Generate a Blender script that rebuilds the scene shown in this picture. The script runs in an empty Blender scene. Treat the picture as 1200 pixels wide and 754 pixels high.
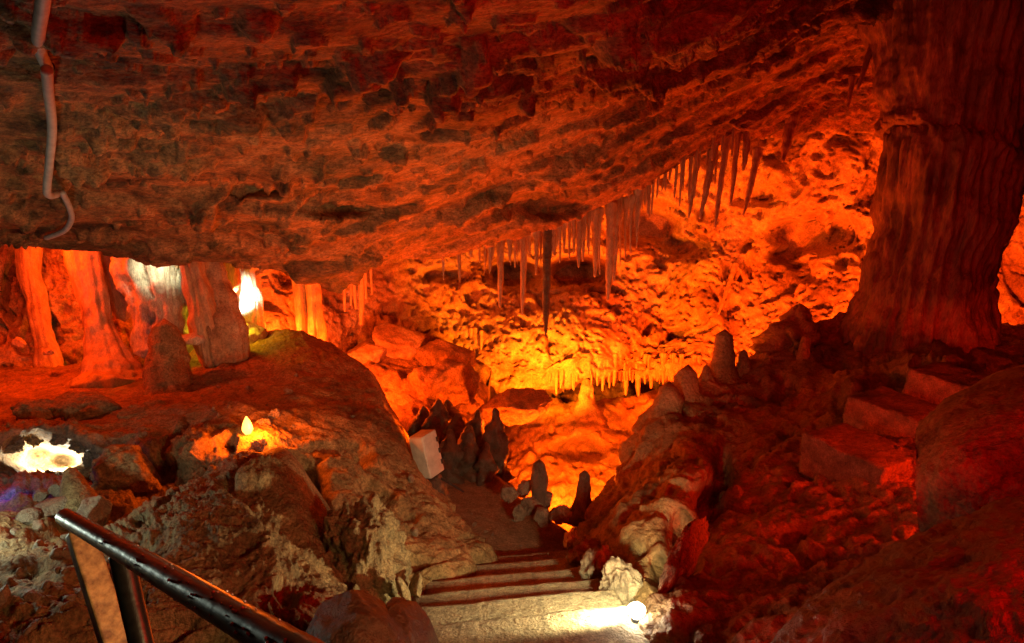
import bpy, bmesh, math, random
import numpy as np
from mathutils import Vector, Matrix
from mathutils.bvhtree import BVHTree

S = bpy.context.scene
C = S.collection
random.seed(7)
RNG = np.random.default_rng(7)

# ------------------------------------------------------------------ camera
EYE = np.array([0.0, 0.0, 2.1])
FPX, CX, CY = 900.0, 600.0, 377.0
PITCH = math.radians(16)
CR = np.array([1.0, 0, 0])
CF = np.array([0, math.cos(PITCH), -math.sin(PITCH)])
CU = np.array([0, math.sin(PITCH), math.cos(PITCH)])

def P(px, py, d):
    """the point seen at photo pixel (px, py), d metres along the view axis"""
    return EYE + CR * ((px - CX) / FPX * d) + CU * (-(py - CY) / FPX * d) + CF * d

def Pz(px, py, z):
    r = CR * ((px - CX) / FPX) + CU * (-(py - CY) / FPX) + CF
    return EYE + r * ((z - EYE[2]) / r[2])

def project(p):
    q = p - EYE
    d = np.maximum(q @ CF, 1e-3)
    return CX + FPX * (q @ CR) / d, CY - FPX * (q @ CU) / d, d

cam = bpy.data.objects.new('camera', bpy.data.cameras.new('camera'))
C.objects.link(cam)
cam.location = EYE
cam.rotation_euler = (math.pi / 2 - PITCH, 0, 0)
cam.data.sensor_width = 36
cam.data.lens = 27
cam.data.clip_start = 0.05
cam.data.clip_end = 200
S.camera = cam

# ------------------------------------------------------------------ noise
_perm = np.random.default_rng(3).permutation(256).astype(np.int32)
PERM = np.concatenate([_perm, _perm, _perm])
_g = np.random.default_rng(5).normal(size=(256, 3)).astype(np.float32)
GRAD = _g / np.linalg.norm(_g, axis=1)[:, None] * 1.5

_R = np.array(Matrix.Rotation(.9, 3, Vector((.5, .7, .3)))).astype(np.float32)
def perlin(p):
    p = np.asarray(p, np.float32) @ _R
    i = np.floor(p).astype(np.int32)
    f = p - i
    i &= 255
    u = f * f * f * (f * (f * 6 - 15) + 10)
    def g(dx, dy, dz):
        h = PERM[PERM[PERM[(i[:, 0] + dx) & 255] + ((i[:, 1] + dy) & 255)] + ((i[:, 2] + dz) & 255)]
        G = GRAD[h]
        return G[:, 0] * (f[:, 0] - dx) + G[:, 1] * (f[:, 1] - dy) + G[:, 2] * (f[:, 2] - dz)
    L = lambda a, b, t: a + (b - a) * t
    x00 = L(g(0, 0, 0), g(1, 0, 0), u[:, 0]); x10 = L(g(0, 1, 0), g(1, 1, 0), u[:, 0])
    x01 = L(g(0, 0, 1), g(1, 0, 1), u[:, 0]); x11 = L(g(0, 1, 1), g(1, 1, 1), u[:, 0])
    return L(L(x00, x10, u[:, 1]), L(x01, x11, u[:, 1]), u[:, 2])

def fbm(p, o=4, gain=.5, lac=2.07):
    p = np.asarray(p, np.float32)
    a, t, s = 1.0, 0, 0
    for k in range(o):
        t = t + a * perlin(p + k * 17.3); s += a
        p = p * lac; a *= gain
    return t / s

def ridged(p, o=4, gain=.55, lac=2.1):
    p = np.asarray(p, np.float32)
    a, t, s = 1.0, 0, 0
    for k in range(o):
        t = t + a * (1 - np.abs(perlin(p + k * 11.7)) * 2); s += a
        p = p * lac; a *= gain
    return t / s

def billow(p, o=3, gain=.5, lac=2.1):
    p = np.asarray(p, np.float32)
    a, t, s = 1.0, 0, 0
    for k in range(o):
        t = t + a * (np.abs(perlin(p + k * 5.1)) * 2); s += a
        p = p * lac; a *= gain
    return t / s

def warp(p, amp, sc, o=2):
    p = np.asarray(p, np.float32)
    return p + amp * np.stack([fbm(p * sc + 3.1, o), fbm(p * sc + 41.7, o), fbm(p * sc + 83.9, o)], 1)

def sstep(a, b, x):
    t = np.clip((x - a) / (b - a), 0, 1)
    return t * t * (3 - 2 * t)

# displacement recipes: metres outwards along the normal
def rough_rock(p, s=1.0, pit=.10):
    w = warp(p / s, .35, 1.1)
    h = .17 * fbm(w * .9, 2) + .07 * ridged(w * 1.9, 3) + .06 * fbm(w * 5.2, 4) + .018 * billow(w * 15, 3)
    h = h - pit * sstep(.22, .5, perlin(w * 2.9 + 9)) - .5 * pit * sstep(.25, .5, perlin(w * 6.5 + 3))
    return h * s

def ceiling_rock(p):
    w = warp(p, .45, .8, 3)
    near = 1 - .45 * sstep(4.2, 5.6, p[:, 1])
    # beds run along the lip: stretch everything that way
    e1 = np.array([.9, .33, .22]); e1 /= np.linalg.norm(e1)
    e2 = np.cross([0, 0, 1.0], e1); e2 /= np.linalg.norm(e2); e3 = np.cross(e1, e2)
    q0 = np.stack([.27 * (p @ e1), p @ e2, p @ e3], 1)
    q = warp(q0, .28, 1.2, 4)
    far = sstep(1.6, 3.4, p[:, 1])
    h = .16 * fbm(w * .6, 3) * near + .030 * fbm(q * 4.2, 5, .6) + .022 * fbm(w * 9, 6, .66)
    t = q @ np.array([.3, .8, -.55]) * 1.7
    fr = t - np.floor(t)
    m = sstep(-.25, .2, fbm(q0 * .9 + 20, 2))
    h = h + m * .085 * (fr ** 1.4 * (1 - sstep(.8, 1.0, fr)) - .2)
    t2 = t * 3.7 + fbm(q * 2.2, 3) * 1.1
    f2 = t2 - np.floor(t2)
    h = h + .028 * sstep(-.1, .3, fbm(q0 * 1.6 + 70, 2)) * (f2 ** 1.6 * (1 - sstep(.82, 1, f2)) - .2)
    h = h - .12 * sstep(.30, .52, perlin(q * 2.2 + 9) + .12 * fbm(w * 5, 3)) * (1 - .4 * sstep(5.3, 5.9, p[:, 1])) - .06 * sstep(.30, .42, perlin(q * 4.6 + 3)) - .03 * sstep(.28, .38, perlin(w * 11 + 13))
    h = h - .08 * sstep(.34, .52, perlin(w * 3.6 + 31) + .16 * fbm(w * 9, 3)) * sstep(2.0, 3.2, p[:, 1]) * (1 - sstep(5.2, 5.6, p[:, 1]))
    return h * (.35 + .65 * far)

def wall_rock(p):
    w = warp(p, .3, 1.3)
    h = .24 * fbm(w * .7, 3) + .085 * ridged(w * 1.5, 3) + .02 * (billow(w * 3.4, 3) - .4) + .024 * fbm(w * 7, 6, .66)
    h = h - .18 * sstep(.30, .46, perlin(w * 2.4 + 5)) - .09 * sstep(.32, .44, perlin(w * 5.5 + 3)) - .07 * sstep(.31, .40, perlin(w * 11 + 7)) - .045 * sstep(.30, .38, perlin(w * 21 + 7))
    q = p * np.array([6.5, 6.5, .6], np.float32)
    h = h + .06 * fbm(q + fbm(p * 2, 2)[:, None], 3) * sstep(-.1, .3, fbm(p * .9 + 50, 2))
    return h

def flow_rock(p, s=1.0, flute=.03):
    w = warp(p / s, .25, 1.2)
    h = .13 * fbm(w * 1.0, 2) + .06 * (billow(w * 3.2, 3) - .35) + .025 * fbm(w * 10, 3)
    q = w * np.array([6.5, 6.5, .9], np.float32)
    return (h + flute * fbm(q, 3)) * s

def dirt(p):
    w = warp(p, .2, 1.4)
    return .10 * fbm(w * 1.1, 3) + .03 * ridged(w * 4, 3) + .02 * fbm(w * 14, 3)

# ------------------------------------------------------------------ materials
def rock_mat(name, cols, scale=1.0, rough=.72, bump=.5, fine=34.0, spec=.35, speck=.35, stretch=None):
    m = bpy.data.materials.new(name); m.use_nodes = True
    nt = m.node_tree; N = nt.nodes; L = nt.links
    b = N['Principled BSDF']
    tc = N.new('ShaderNodeTexCoord')
    mp = N.new('ShaderNodeMapping'); L.new(tc.outputs['Object'], mp.inputs['Vector'])
    if stretch: mp.inputs['Scale'].default_value = stretch
    def noise(sc, det, rg=.6, dist=0, typ=None):
        n = N.new('ShaderNodeTexNoise'); L.new(mp.outputs['Vector'], n.inputs['Vector'])
        n.inputs['Scale'].default_value = sc; n.inputs['Detail'].default_value = det
        n.inputs['Roughness'].default_value = rg; n.inputs['Distortion'].default_value = dist
        return n
    n1 = noise(1.5 * scale, 7, .62, .5)
    cr = N.new('ShaderNodeValToRGB'); L.new(n1.outputs['Fac'], cr.inputs['Fac'])
    e = cr.color_ramp.elements
    k = len(cols)
    pos = np.linspace(.34, .66, k)
    e[0].position, e[0].color = pos[0], (*cols[0], 1)
    e[1].position, e[1].color = pos[-1], (*cols[-1], 1)
    for q in range(1, k - 1):
        x = e.new(pos[q]); x.color = (*cols[q], 1)
    n2 = noise(9 * scale, 6, .7)
    c2 = N.new('ShaderNodeValToRGB'); L.new(n2.outputs['Fac'], c2.inputs['Fac'])
    c2.color_ramp.elements[0].position, c2.color_ramp.elements[0].color = .33, (1 - speck, 1 - speck, 1 - speck, 1)
    c2.color_ramp.elements[1].position, c2.color_ramp.elements[1].color = .62, (1.15, 1.12, 1.08, 1)
    mx = N.new('ShaderNodeMix'); mx.data_type = 'RGBA'; mx.blend_type = 'MULTIPLY'; mx.inputs[0].default_value = 1
    L.new(cr.outputs['Color'], mx.inputs[6]); L.new(c2.outputs['Color'], mx.inputs[7])
    n5 = noise(48 * scale, 5, .75)
    c5 = N.new('ShaderNodeValToRGB'); L.new(n5.outputs['Fac'], c5.inputs['Fac'])
    c5.color_ramp.elements[0].position, c5.color_ramp.elements[0].color = .36, (1 - speck * 1.1,) * 3 + (1,)
    c5.color_ramp.elements[1].position, c5.color_ramp.elements[1].color = .58, (1.12, 1.12, 1.1, 1)
    mx2 = N.new('ShaderNodeMix'); mx2.data_type = 'RGBA'; mx2.blend_type = 'MULTIPLY'; mx2.inputs[0].default_value = 1
    L.new(mx.outputs[2], mx2.inputs[6]); L.new(c5.outputs['Color'], mx2.inputs[7])
    L.new(mx2.outputs[2], b.inputs['Base Color'])
    n3 = noise(fine, 6, .65)
    n4 = noise(fine * .28, 5, .6, .6)
    ad = N.new('ShaderNodeMath'); ad.operation = 'MULTIPLY_ADD'; ad.inputs[1].default_value = .6
    L.new(n3.outputs['Fac'], ad.inputs[0]); L.new(n4.outputs['Fac'], ad.inputs[2])
    bp = N.new('ShaderNodeBump'); bp.inputs['Strength'].default_value = bump; bp.inputs['Distance'].default_value = .05
    L.new(ad.outputs[0], bp.inputs['Height']); L.new(bp.outputs['Normal'], b.inputs['Normal'])
    rr = N.new('ShaderNodeMapRange'); L.new(n2.outputs['Fac'], rr.inputs['Value'])
    rr.inputs['From Min'].default_value = .3; rr.inputs['From Max'].default_value = .7
    rr.inputs['To Min'].default_value = rough - .2; rr.inputs['To Max'].default_value = min(1, rough + .15)
    L.new(rr.outputs['Result'], b.inputs['Roughness'])
    b.inputs['Specular IOR Level'].default_value = spec
    return m

def flat_mat(name, col, rough=.5, metal=0, bump=0, scale=30, var=.25, emit=None, estr=0, col2=None):
    m = bpy.data.materials.new(name); m.use_nodes = True
    nt = m.node_tree; N = nt.nodes; L = nt.links
    b = N['Principled BSDF']
    tc = N.new('ShaderNodeTexCoord')
    n = N.new('ShaderNodeTexNoise'); L.new(tc.outputs['Object'], n.inputs['Vector'])
    n.inputs['Scale'].default_value = scale; n.inputs['Detail'].default_value = 6; n.inputs['Roughness'].default_value = .65
    cr = N.new('ShaderNodeValToRGB'); L.new(n.outputs['Fac'], cr.inputs['Fac'])
    c2 = col2 or tuple(c * (1 - var) for c in col)
    cr.color_ramp.elements[0].position, cr.color_ramp.elements[0].color = .38, (*c2, 1)
    cr.color_ramp.elements[1].position, cr.color_ramp.elements[1].color = .62, (*col, 1)
    L.new(cr.outputs['Color'], b.inputs['Base Color'])
    b.inputs['Roughness'].default_value = rough; b.inputs['Metallic'].default_value = metal
    if bump:
        bp = N.new('ShaderNodeBump'); bp.inputs['Strength'].default_value = bump; bp.inputs['Distance'].default_value = .01
        L.new(n.outputs['Fac'], bp.inputs['Height']); L.new(bp.outputs['Normal'], b.inputs['Normal'])
    if emit:
        b.inputs['Emission Color'].default_value = (*emit, 1); b.inputs['Emission Strength'].default_value = estr
    return m

TAN, BRN, OLV, GRY, PAL = (.43, .28, .14), (.18, .10, .045), (.14, .12, .06), (.26, .24, .18), (.56, .45, .27)
M_ceil = rock_mat('ceiling rock', [(.07, .035, .014), (.28, .13, .045), (.42, .21, .08), (.15, .09, .032), (.34, .15, .055)], 1.6, .7, .7, 40, speck=.55, stretch=(.5, 1, 1))
M_wall = rock_mat('wall flowstone', [BRN, TAN, PAL, (.34, .25, .16)], 1.0, .65, .5, 30, speck=.4)
M_ledge = rock_mat('ledge rock', [(.22, .14, .065), (.42, .28, .13), (.33, .21, .10)], 1.2, .85, .8, 45, .2, .45)
M_boul = rock_mat('boulder rock', [(.20, .13, .065), (.42, .29, .15), (.32, .21, .10)], 1.6, .8, 1.0, 38, .3, .5)
M_bank = rock_mat('bank flowstone', [(.08, .05, .022), (.33, .20, .085), (.22, .13, .055)], 1.0, .6, .7, 36, .4, .4)
M_dirt = rock_mat('trodden earth', [(.20, .13, .08), (.33, .23, .14), (.26, .18, .11)], 1.6, .9, .7, 60, .15, .35)
M_form = rock_mat('dripstone', [(.28, .17, .08), (.52, .37, .19), (.42, .28, .14)], 2.2, .5, .35, 40, .5, .3, (1, 1, .35))
M_dark = rock_mat('dark dripstone', [(.05, .035, .025), (.15, .105, .07), (.09, .065, .045)], 3, .5, .7, 40, .5, .4)
M_col = rock_mat('column stone', [(.10, .045, .02), (.30, .14, .065), (.20, .09, .04)], 1.4, .6, .5, 34, .45, .35, (1, 1, .25))
M_pale = rock_mat('pale dripstone', [(.42, .40, .30), (.62, .60, .48), (.52, .48, .36)], 2, .6, .6, 36, .4, .35, (1, 1, .4))
M_conc = rock_mat('worn concrete', [(.20, .15, .10), (.38, .31, .21), (.30, .23, .15)], 2.5, .8, .6, 70, .3, .45)
M_shade = rock_mat('shade darkened rock', [(.03, .02, .012), (.13, .08, .045), (.07, .045, .025)], 1.4, .45, .7, 40, .5, .4)  # dark base colour stands in for shade on the foreground boulders
M_stepb = rock_mat('dirty block concrete', [(.14, .09, .05), (.30, .20, .12), (.22, .14, .08)], 2.5, .85, .5, 60, .25, .4)
M_stone = rock_mat('loose stone', [(.13, .10, .07), (.32, .25, .17), (.24, .19, .13)], 3, .75, .7, 45, .35, .4)

# ------------------------------------------------------------------ mesh building
def mesh_from(name, V, quads=None, tris=None, smooth=True):
    me = bpy.data.meshes.new(name)
    V = np.asarray(V, np.float32)
    me.vertices.add(len(V)); me.vertices.foreach_set('co', V.ravel())
    nq = 0 if quads is None else len(quads); ntr = 0 if tris is None else len(tris)
    loops = np.concatenate([np.asarray(quads, np.int32).ravel() if nq else np.zeros(0, np.int32),
                            np.asarray(tris, np.int32).ravel() if ntr else np.zeros(0, np.int32)])
    me.loops.add(len(loops)); me.loops.foreach_set('vertex_index', loops)
    me.polygons.add(nq + ntr)
    starts = np.concatenate([np.arange(nq) * 4, nq * 4 + np.arange(ntr) * 3]).astype(np.int32)
    me.polygons.foreach_set('loop_start', starts)
    if smooth: me.polygons.foreach_set('use_smooth', np.ones(nq + ntr, bool))
    me.update(calc_edges=True); me.validate()
    return me

def tag(o, label=None, cat=None, group=None, kind=None):
    if label: o['label'] = label
    if cat: o['category'] = cat
    if group: o['group'] = group
    if kind: o['kind'] = kind
    return o

def put(name, V, quads, tris, mat, origin, label=None, cat=None, group=None, kind=None, parent=None, smooth=True):
    org = np.asarray(origin, float)
    me = mesh_from(name, np.asarray(V) - org, quads, tris, smooth)
    me.materials.append(mat)
    o = bpy.data.objects.new(name, me); C.objects.link(o)
    if parent is not None:
        o.parent = parent; o.location = org - np.array(parent.location)
    else:
        o.location = org
    return tag(o, label, cat, group, kind)

def empty(name, loc, label, cat, group=None, kind=None):
    e = bpy.data.objects.new(name, None); C.objects.link(e); e.location = loc
    return tag(e, label, cat, group, kind)

def crom(ctrl, counts):
    """Catmull-Rom along axis 0, counts[k] samples on span k"""
    n = len(ctrl)
    ext = np.concatenate([[2 * ctrl[0] - ctrl[1]], ctrl, [2 * ctrl[-1] - ctrl[-2]]])
    out = []
    for k in range(n - 1):
        p0, p1, p2, p3 = ext[k:k + 4]
        m = counts[k]
        for t in (np.arange(m) / m if k < n - 2 else np.arange(m + 1) / m):
            out.append(.5 * ((2 * p1) + (p2 - p0) * t + (2 * p0 - 5 * p1 + 4 * p2 - p3) * t * t + (3 * p1 - p0 - 3 * p2 + p3) * t ** 3))
    return np.array(out)

TREES = {}
def patch(name, rows, mat, disp, step=2.4, dents=(), back=(0, 1, 0), thick=.5, facing=None, cap=140, key=None, origin=None, **tags):
    """a rock mass: a control net of points seen at pixels with their distances, smoothed, weathered and closed behind"""
    G = np.array([[P(*c) if not isinstance(c, np.ndarray) else c for c in r] for r in rows])
    R, K = G.shape[:2]
    pix = np.stack(project(G.reshape(-1, 3))[:2], 1).reshape(R, K, 2)
    clip = np.clip(pix, [-120, -120], [1320, 870])
    cu = [int(np.clip(np.percentile(np.linalg.norm(clip[k + 1] - clip[k], axis=1), 75) / step, 3, cap)) for k in range(R - 1)]
    cv = [int(np.clip(np.percentile(np.linalg.norm(clip[:, k + 1] - clip[:, k], axis=1), 75) / step, 3, cap)) for k in range(K - 1)]
    A = crom(G, cu)                                  # (U, K, 3)
    B = crom(A.transpose(1, 0, 2), cv).transpose(1, 0, 2)
    U, Vn = B.shape[:2]
    du = np.gradient(B, axis=0); dv = np.gradient(B, axis=1)
    n = np.cross(du, dv); n /= np.maximum(np.linalg.norm(n, axis=2, keepdims=True), 1e-9)
    if facing is None:
        px, py, _ = project(B.reshape(-1, 3))
        vis = ((px > 0) & (px < 1200) & (py > 0) & (py < 754)).reshape(U, Vn)
        s = np.sign(np.sum((n * (EYE - B)).sum(2)[vis]))
    else:
        s = np.sign(np.sum(n @ np.asarray(facing, float)))
    n = n * s
    V = B.reshape(-1, 3); nn = n.reshape(-1, 3)
    if len(dents):
        px, py, d = project(V)
        ray = (V - EYE) / np.maximum(np.linalg.norm(V - EYE, axis=1, keepdims=True), 1e-6)
        off = np.zeros(len(V))
        for (a, b, sx, sy, dd) in dents:
            off += dd * np.exp(-(((px - a) / sx) ** 2 + ((py - b) / sy) ** 2) ** 1.5)
        V = V + ray * off[:, None]
    V = V + nn * disp(V)[:, None]
    idx = np.arange(U * Vn).reshape(U, Vn)
    q = np.stack([idx[:-1, :-1], idx[1:, :-1], idx[1:, 1:], idx[:-1, 1:]], -1).reshape(-1, 4)
    if s < 0: q = q[:, ::-1]
    # close the back with a coarse copy set behind the face
    ru = np.unique(np.concatenate([np.arange(0, U, 6), [U - 1]])); rv = np.unique(np.concatenate([np.arange(0, Vn, 6), [Vn - 1]]))
    ci = idx[np.ix_(ru, rv)]
    bk = B.reshape(-1, 3)[ci.ravel()] + np.asarray(back, float) * thick
    bi = np.arange(ci.size).reshape(ci.shape) + len(V)
    bq = np.stack([bi[:-1, :-1], bi[:-1, 1:], bi[1:, 1:], bi[1:, :-1]], -1).reshape(-1, 4)
    fl = np.concatenate([ci[0, :], ci[1:, -1], ci[-1, -2::-1], ci[-2:0:-1, 0]])
    bl = np.concatenate([bi[0, :], bi[1:, -1], bi[-1, -2::-1], bi[-2:0:-1, 0]])
    a = np.arange(len(fl)); b2 = (a + 1) % len(fl)
    side = np.stack([fl[a], fl[b2], bl[b2], bl[a]], 1)
    if s < 0: bq = bq[:, ::-1]
    else: side = side[:, ::-1]
    V2 = np.concatenate([V, bk]); side = np.concatenate([side, bq]); fan = None
    TREES[key or name] = BVHTree.FromPolygons([tuple(v) for v in V.tolist()], q.tolist(), epsilon=0.0)
    if origin is None:
        origin = V.mean(0); origin[2] = V[:, 2].min()
    return put(name, V2, np.concatenate([q, side]), fan, mat, origin, **tags)

def hit(keys, px, py):
    """the point of the built rock seen at a photo pixel"""
    r = P(px, py, 1.0) - EYE; r /= np.linalg.norm(r)
    best = None
    for k in ([keys] if isinstance(keys, str) else keys):
        loc, nor, i, dist = TREES[k].ray_cast(Vector(EYE), Vector(r))
        if loc is not None and (best is None or dist < best[1]): best = (np.array(loc), dist, np.array(nor))
    return best

def tube(path, radii, seg=20, flute=0.0, nf=7, noise=0.0, nsc=8.0, seed=0, step=.02, cap_round=True, squash=1.0, lobes=None):
    """closed tapering body along a path, with fluting and weathering"""
    path = np.asarray(path, float); radii = np.asarray(radii, float)
    ctrl = np.concatenate([path, radii[:, None]], 1)
    ln = np.linalg.norm(np.diff(path, axis=0), axis=1)
    cnt = [int(np.clip(l / step, 3, 90)) for l in ln]
    D = crom(ctrl, cnt) if len(path) > 2 else np.array([ctrl[0] + (ctrl[1] - ctrl[0]) * t for t in np.linspace(0, 1, cnt[0] + 1)])
    pts, rad = D[:, :3], np.maximum(D[:, 3], .0008)
    t = np.gradient(pts, axis=0); t /= np.linalg.norm(t, axis=1, keepdims=True)
    ref = np.array([0, 1.0, 0]) if abs(t[0][1]) < .8 else np.array([1.0, 0, 0])
    u = np.cross(t, ref); u /= np.linalg.norm(u, axis=1, keepdims=True)
    v = np.cross(t, u)
    ang = np.linspace(0, 2 * np.pi, seg, endpoint=False)
    circ = np.cos(ang)[None, :, None] * u[:, None, :] + squash * np.sin(ang)[None, :, None] * v[:, None, :]
    rr = np.repeat(rad[:, None], seg, 1)
    base = pts[:, None, :] + circ * rr[..., None]
    if flute or noise:
        q = circ * nf * .35 + seed * 3.7 + (np.arange(len(pts)) * .012)[:, None, None]
        fl = fbm(q.reshape(-1, 3), 2).reshape(rr.shape) if flute else 0
        nz = fbm((base * nsc + seed * 7.1).reshape(-1, 3), 4).reshape(rr.shape) if noise else 0
        rr = rr * (1 + flute * fl * 2 + noise * nz * 2)
    V = (pts[:, None, :] + circ * rr[..., None]).reshape(-1, 3)
    n = len(pts)
    idx = np.arange(n * seg).reshape(n, seg); nx = np.roll(idx, -1, 1)
    q = np.stack([idx[:-1], nx[:-1], nx[1:], idx[1:]], -1).reshape(-1, 4)
    e0 = pts[0] - t[0] * rad[0] * (.4 if cap_round else 0); e1 = pts[-1] + t[-1] * rad[-1] * (.8 if cap_round else 0)
    V = np.concatenate([V, [e0, e1]])
    a, b = n * seg, n * seg + 1
    tr = np.concatenate([np.stack([nx[0], idx[0], np.full(seg, a)], 1), np.stack([idx[-1], nx[-1], np.full(seg, b)], 1)])
    return V, q, tr

_ico = {}
def ico(sub):
    if sub not in _ico:
        bm = bmesh.new(); bmesh.ops.create_icosphere(bm, subdivisions=sub, radius=1)
        _ico[sub] = (np.array([v.co[:] for v in bm.verts]), np.array([[v.index for v in f.verts] for f in bm.faces]))
        bm.free()
    return _ico[sub]

def stone(center, radii, sub=5, rot=(0, 0, 0), facets=9, noise=.12, nsc=2.2, seed=0, fine=.03, flow=None):
    V, F = ico(sub)
    rg = np.random.default_rng(seed + 100)
    W = V.copy()
    for k in range(facets):
        nn = rg.normal(size=3); nn /= np.linalg.norm(nn)
        h = rg.uniform(.55, .92)
        W -= np.maximum(0, W @ nn - h)[:, None] * nn * .93
    W = W * (1 + noise * fbm(V * nsc + seed * 5.3, 3) * 2)[:, None]
    W = W * np.asarray(radii, float)
    Rm = np.array(Matrix.Rotation(rot[2], 3, 'Z') @ Matrix.Rotation(rot[1], 3, 'Y') @ Matrix.Rotation(rot[0], 3, 'X'))
    W = W @ Rm.T + np.asarray(center, float)
    dirn = (W - center); dirn /= np.linalg.norm(dirn, axis=1, keepdims=True)
    sc = float(np.mean(radii))
    W = W + dirn * (fine * sc * 2 * fbm(W / sc * 4 + seed, 4))[:, None]
    if flow: W = W + dirn * flow(W)[:, None]
    return W, F

def rock(name, c, radii, mat, label, cat, group=None, parent=None, **k):
    V, F = stone(c, radii, **k)
    org = np.array(c, float); org[2] = V[:, 2].min()
    return put(name, V, None, F, mat, org, label, cat, group, parent=parent)

def box(c, size, R=np.eye(3), bev=.006, wob=0.0, seed=0, sub=0):
    bm = bmesh.new(); bmesh.ops.create_cube(bm, size=1)
    for v in bm.verts: v.co = Vector((v.co.x * size[0], v.co.y * size[1], v.co.z * size[2]))
    if sub: bmesh.ops.subdivide_edges(bm, edges=bm.edges[:], cuts=sub, use_grid_fill=True)
    if bev:
        ed = [e for e in bm.edges if len(e.link_faces) == 2 and e.calc_face_angle(0) > .5]
        bmesh.ops.bevel(bm, geom=ed, offset=bev, segments=2, profile=.6, affect='EDGES')
    bmesh.ops.triangulate(bm, faces=bm.faces[:])
    bm.verts.index_update()
    V = np.array([v.co[:] for v in bm.verts]); F = np.array([[v.index for v in f.verts] for f in bm.faces])
    bm.free()
    V = V @ np.asarray(R).T + np.asarray(c, float)
    if wob:
        V = V + wob * np.stack([fbm(V * 9 + seed, 3), fbm(V * 9 + 30 + seed, 3), fbm(V * 9 + 60 + seed, 3)], 1)
    return V, F

def rotz(a): return np.array(Matrix.Rotation(a, 3, 'Z'))

# ================================================================== THE SETTING
# ceiling: a huge sloping slab that comes down in front of the camera to a lip, then rises behind it
lip = [(-250, 285, 5.6), (0, 286, 5.6), (90, 286, 5.6), (180, 296, 5.7), (270, 305, 5.8), (380, 325, 5.9), (470, 306, 6.2), (560, 291, 6.5), (660, 262, 6.8), (750, 222, 7.0), (860, 165, 7.5), (1010, 150, 8.4), (1250, 160, 8.6)]
XS = [c[0] for c in lip]
def row(pairs):
    """one row of the net, interpolated over the lip's columns from (px, py, d) keys"""
    k = np.array(pairs, float)
    return [(x, float(np.interp(x, k[:, 0], k[:, 1])), float(np.interp(x, k[:, 0], k[:, 2]))) for x in XS]
top = [np.array([(x - 600) / 130, -1.4, EYE[2] + 1.25]) for x in XS]
r1 = row([(-250, -160, 1.7), (560, -160, 1.9), (860, -160, 2.6), (1010, -160, 4.0), (1250, -160, 4.6)])
r2 = row([(-250, 0, 2.35), (380, 0, 2.5), (720, 0, 2.9), (860, 0, 3.9), (1010, -10, 5.6), (1250, -20, 6.2)])
r3 = row([(-250, 110, 3.25), (180, 110, 3.35), (560, 110, 3.8), (720, 90, 4.5), (860, 70, 5.4), (1010, 50, 6.9), (1250, 50, 7.2)])
r4 = row([(-250, 200, 4.3), (180, 200, 4.4), (400, 215, 4.7), (560, 195, 5.1), (720, 155, 5.8), (860, 115, 6.6), (1010, 95, 7.6), (1250, 100, 7.9)])
r5 = row([(-250, 258, 5.1), (0, 260, 5.1), (180, 268, 5.2), (380, 286, 5.4), (560, 255, 6.0), (660, 228, 6.3), (750, 192, 6.6), (860, 143, 7.1), (1010, 125, 8.1), (1250, 130, 8.3)])
lw = [P(*c) for c in lip]
r7 = [p + np.array([0, .35, .16]) for p in lw]
r8 = [p + np.array([0, .9, .55]) for p in lw]
r9 = [p + np.array([0, 3.0, 1.3]) for p in lw]
r10 = [p + np.array([0, 8.0, 2.2]) for p in lw]
patch('ceiling', [top, r1, r2, r3, r4, r5, lip, r7, r8, r9, r10], M_ceil, ceiling_rock, step=1.7, back=(0, .2, 1), thick=.8, kind='structure', cap=170,
      dents=[(400, 240, 50, 14, .25), (640, 240, 60, 14, .3), (300, 225, 40, 10, .2)])

# far wall: one wall round the chambers, with an overhanging bulge in the middle
cols = [-350, -100, 40, 130, 220, 300, 370, 430, 500, 560, 620, 690, 760, 830, 900, 970, 1050, 1150, 1220, 1400]
dep = [7.4, 7.8, 8.1, 8.2, 8.4, 8.9, 9.8, 10.6, 10.9, 11, 11, 11, 11, 10.8, 10.4, 9.8, 9.5, 9.2, 8.9, 8]
pyr = [-60, 80, 190, 260, 310, 360, 405, 435, 453, 462, 482, 540, 640, 780]
offc = [-1, -.4, 0, .3, .35, .1, -.15, -.3, -.3, .9, 1.3, 1.4, 1.4, 1.0]
offs = [-1, -.4, 0, .1, .1, 0, -.1, -.2, -.25, -.3, -.4, -.9, -1.8, -2.6]
lowl = np.interp(cols, [500, 560, 640, 700, 830, 900], [20, 0, 14, -14, -10, 0])
rows = []
for k, y in enumerate(pyr):
    r = []
    for j, x in enumerate(cols):
        c = float(np.interp(x, [470, 560, 900, 1000], [0, 1, 1, 0]))
        r.append((x, y + (lowl[j] if 7 <= k <= 9 else 0), dep[j] + c * offc[k] + (1 - c) * offs[k]))
    rows.append(r)
patch('cave_wall', rows, M_wall, wall_rock, step=1.8, back=(0, 1, .1), thick=1.0, kind='structure', cap=80,
      dents=[(600, 322, 26, 14, 1.2), (680, 320, 34, 16, 1.0), (760, 262, 40, 22, 1.2), (800, 290, 30, 14, .8), (955, 275, 42, 20, 1.3), (925, 300, 20, 10, .5), (520, 325, 26, 8, .5),
             (970, 268, 8, 16, -.6), (900, 225, 20, 12, .4), (1100, 290, 30, 60, .8),
             (650, 395, 90, 45, -.5), (830, 330, 40, 60, -.35), (20, 350, 14, 40, .6)])

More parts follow.
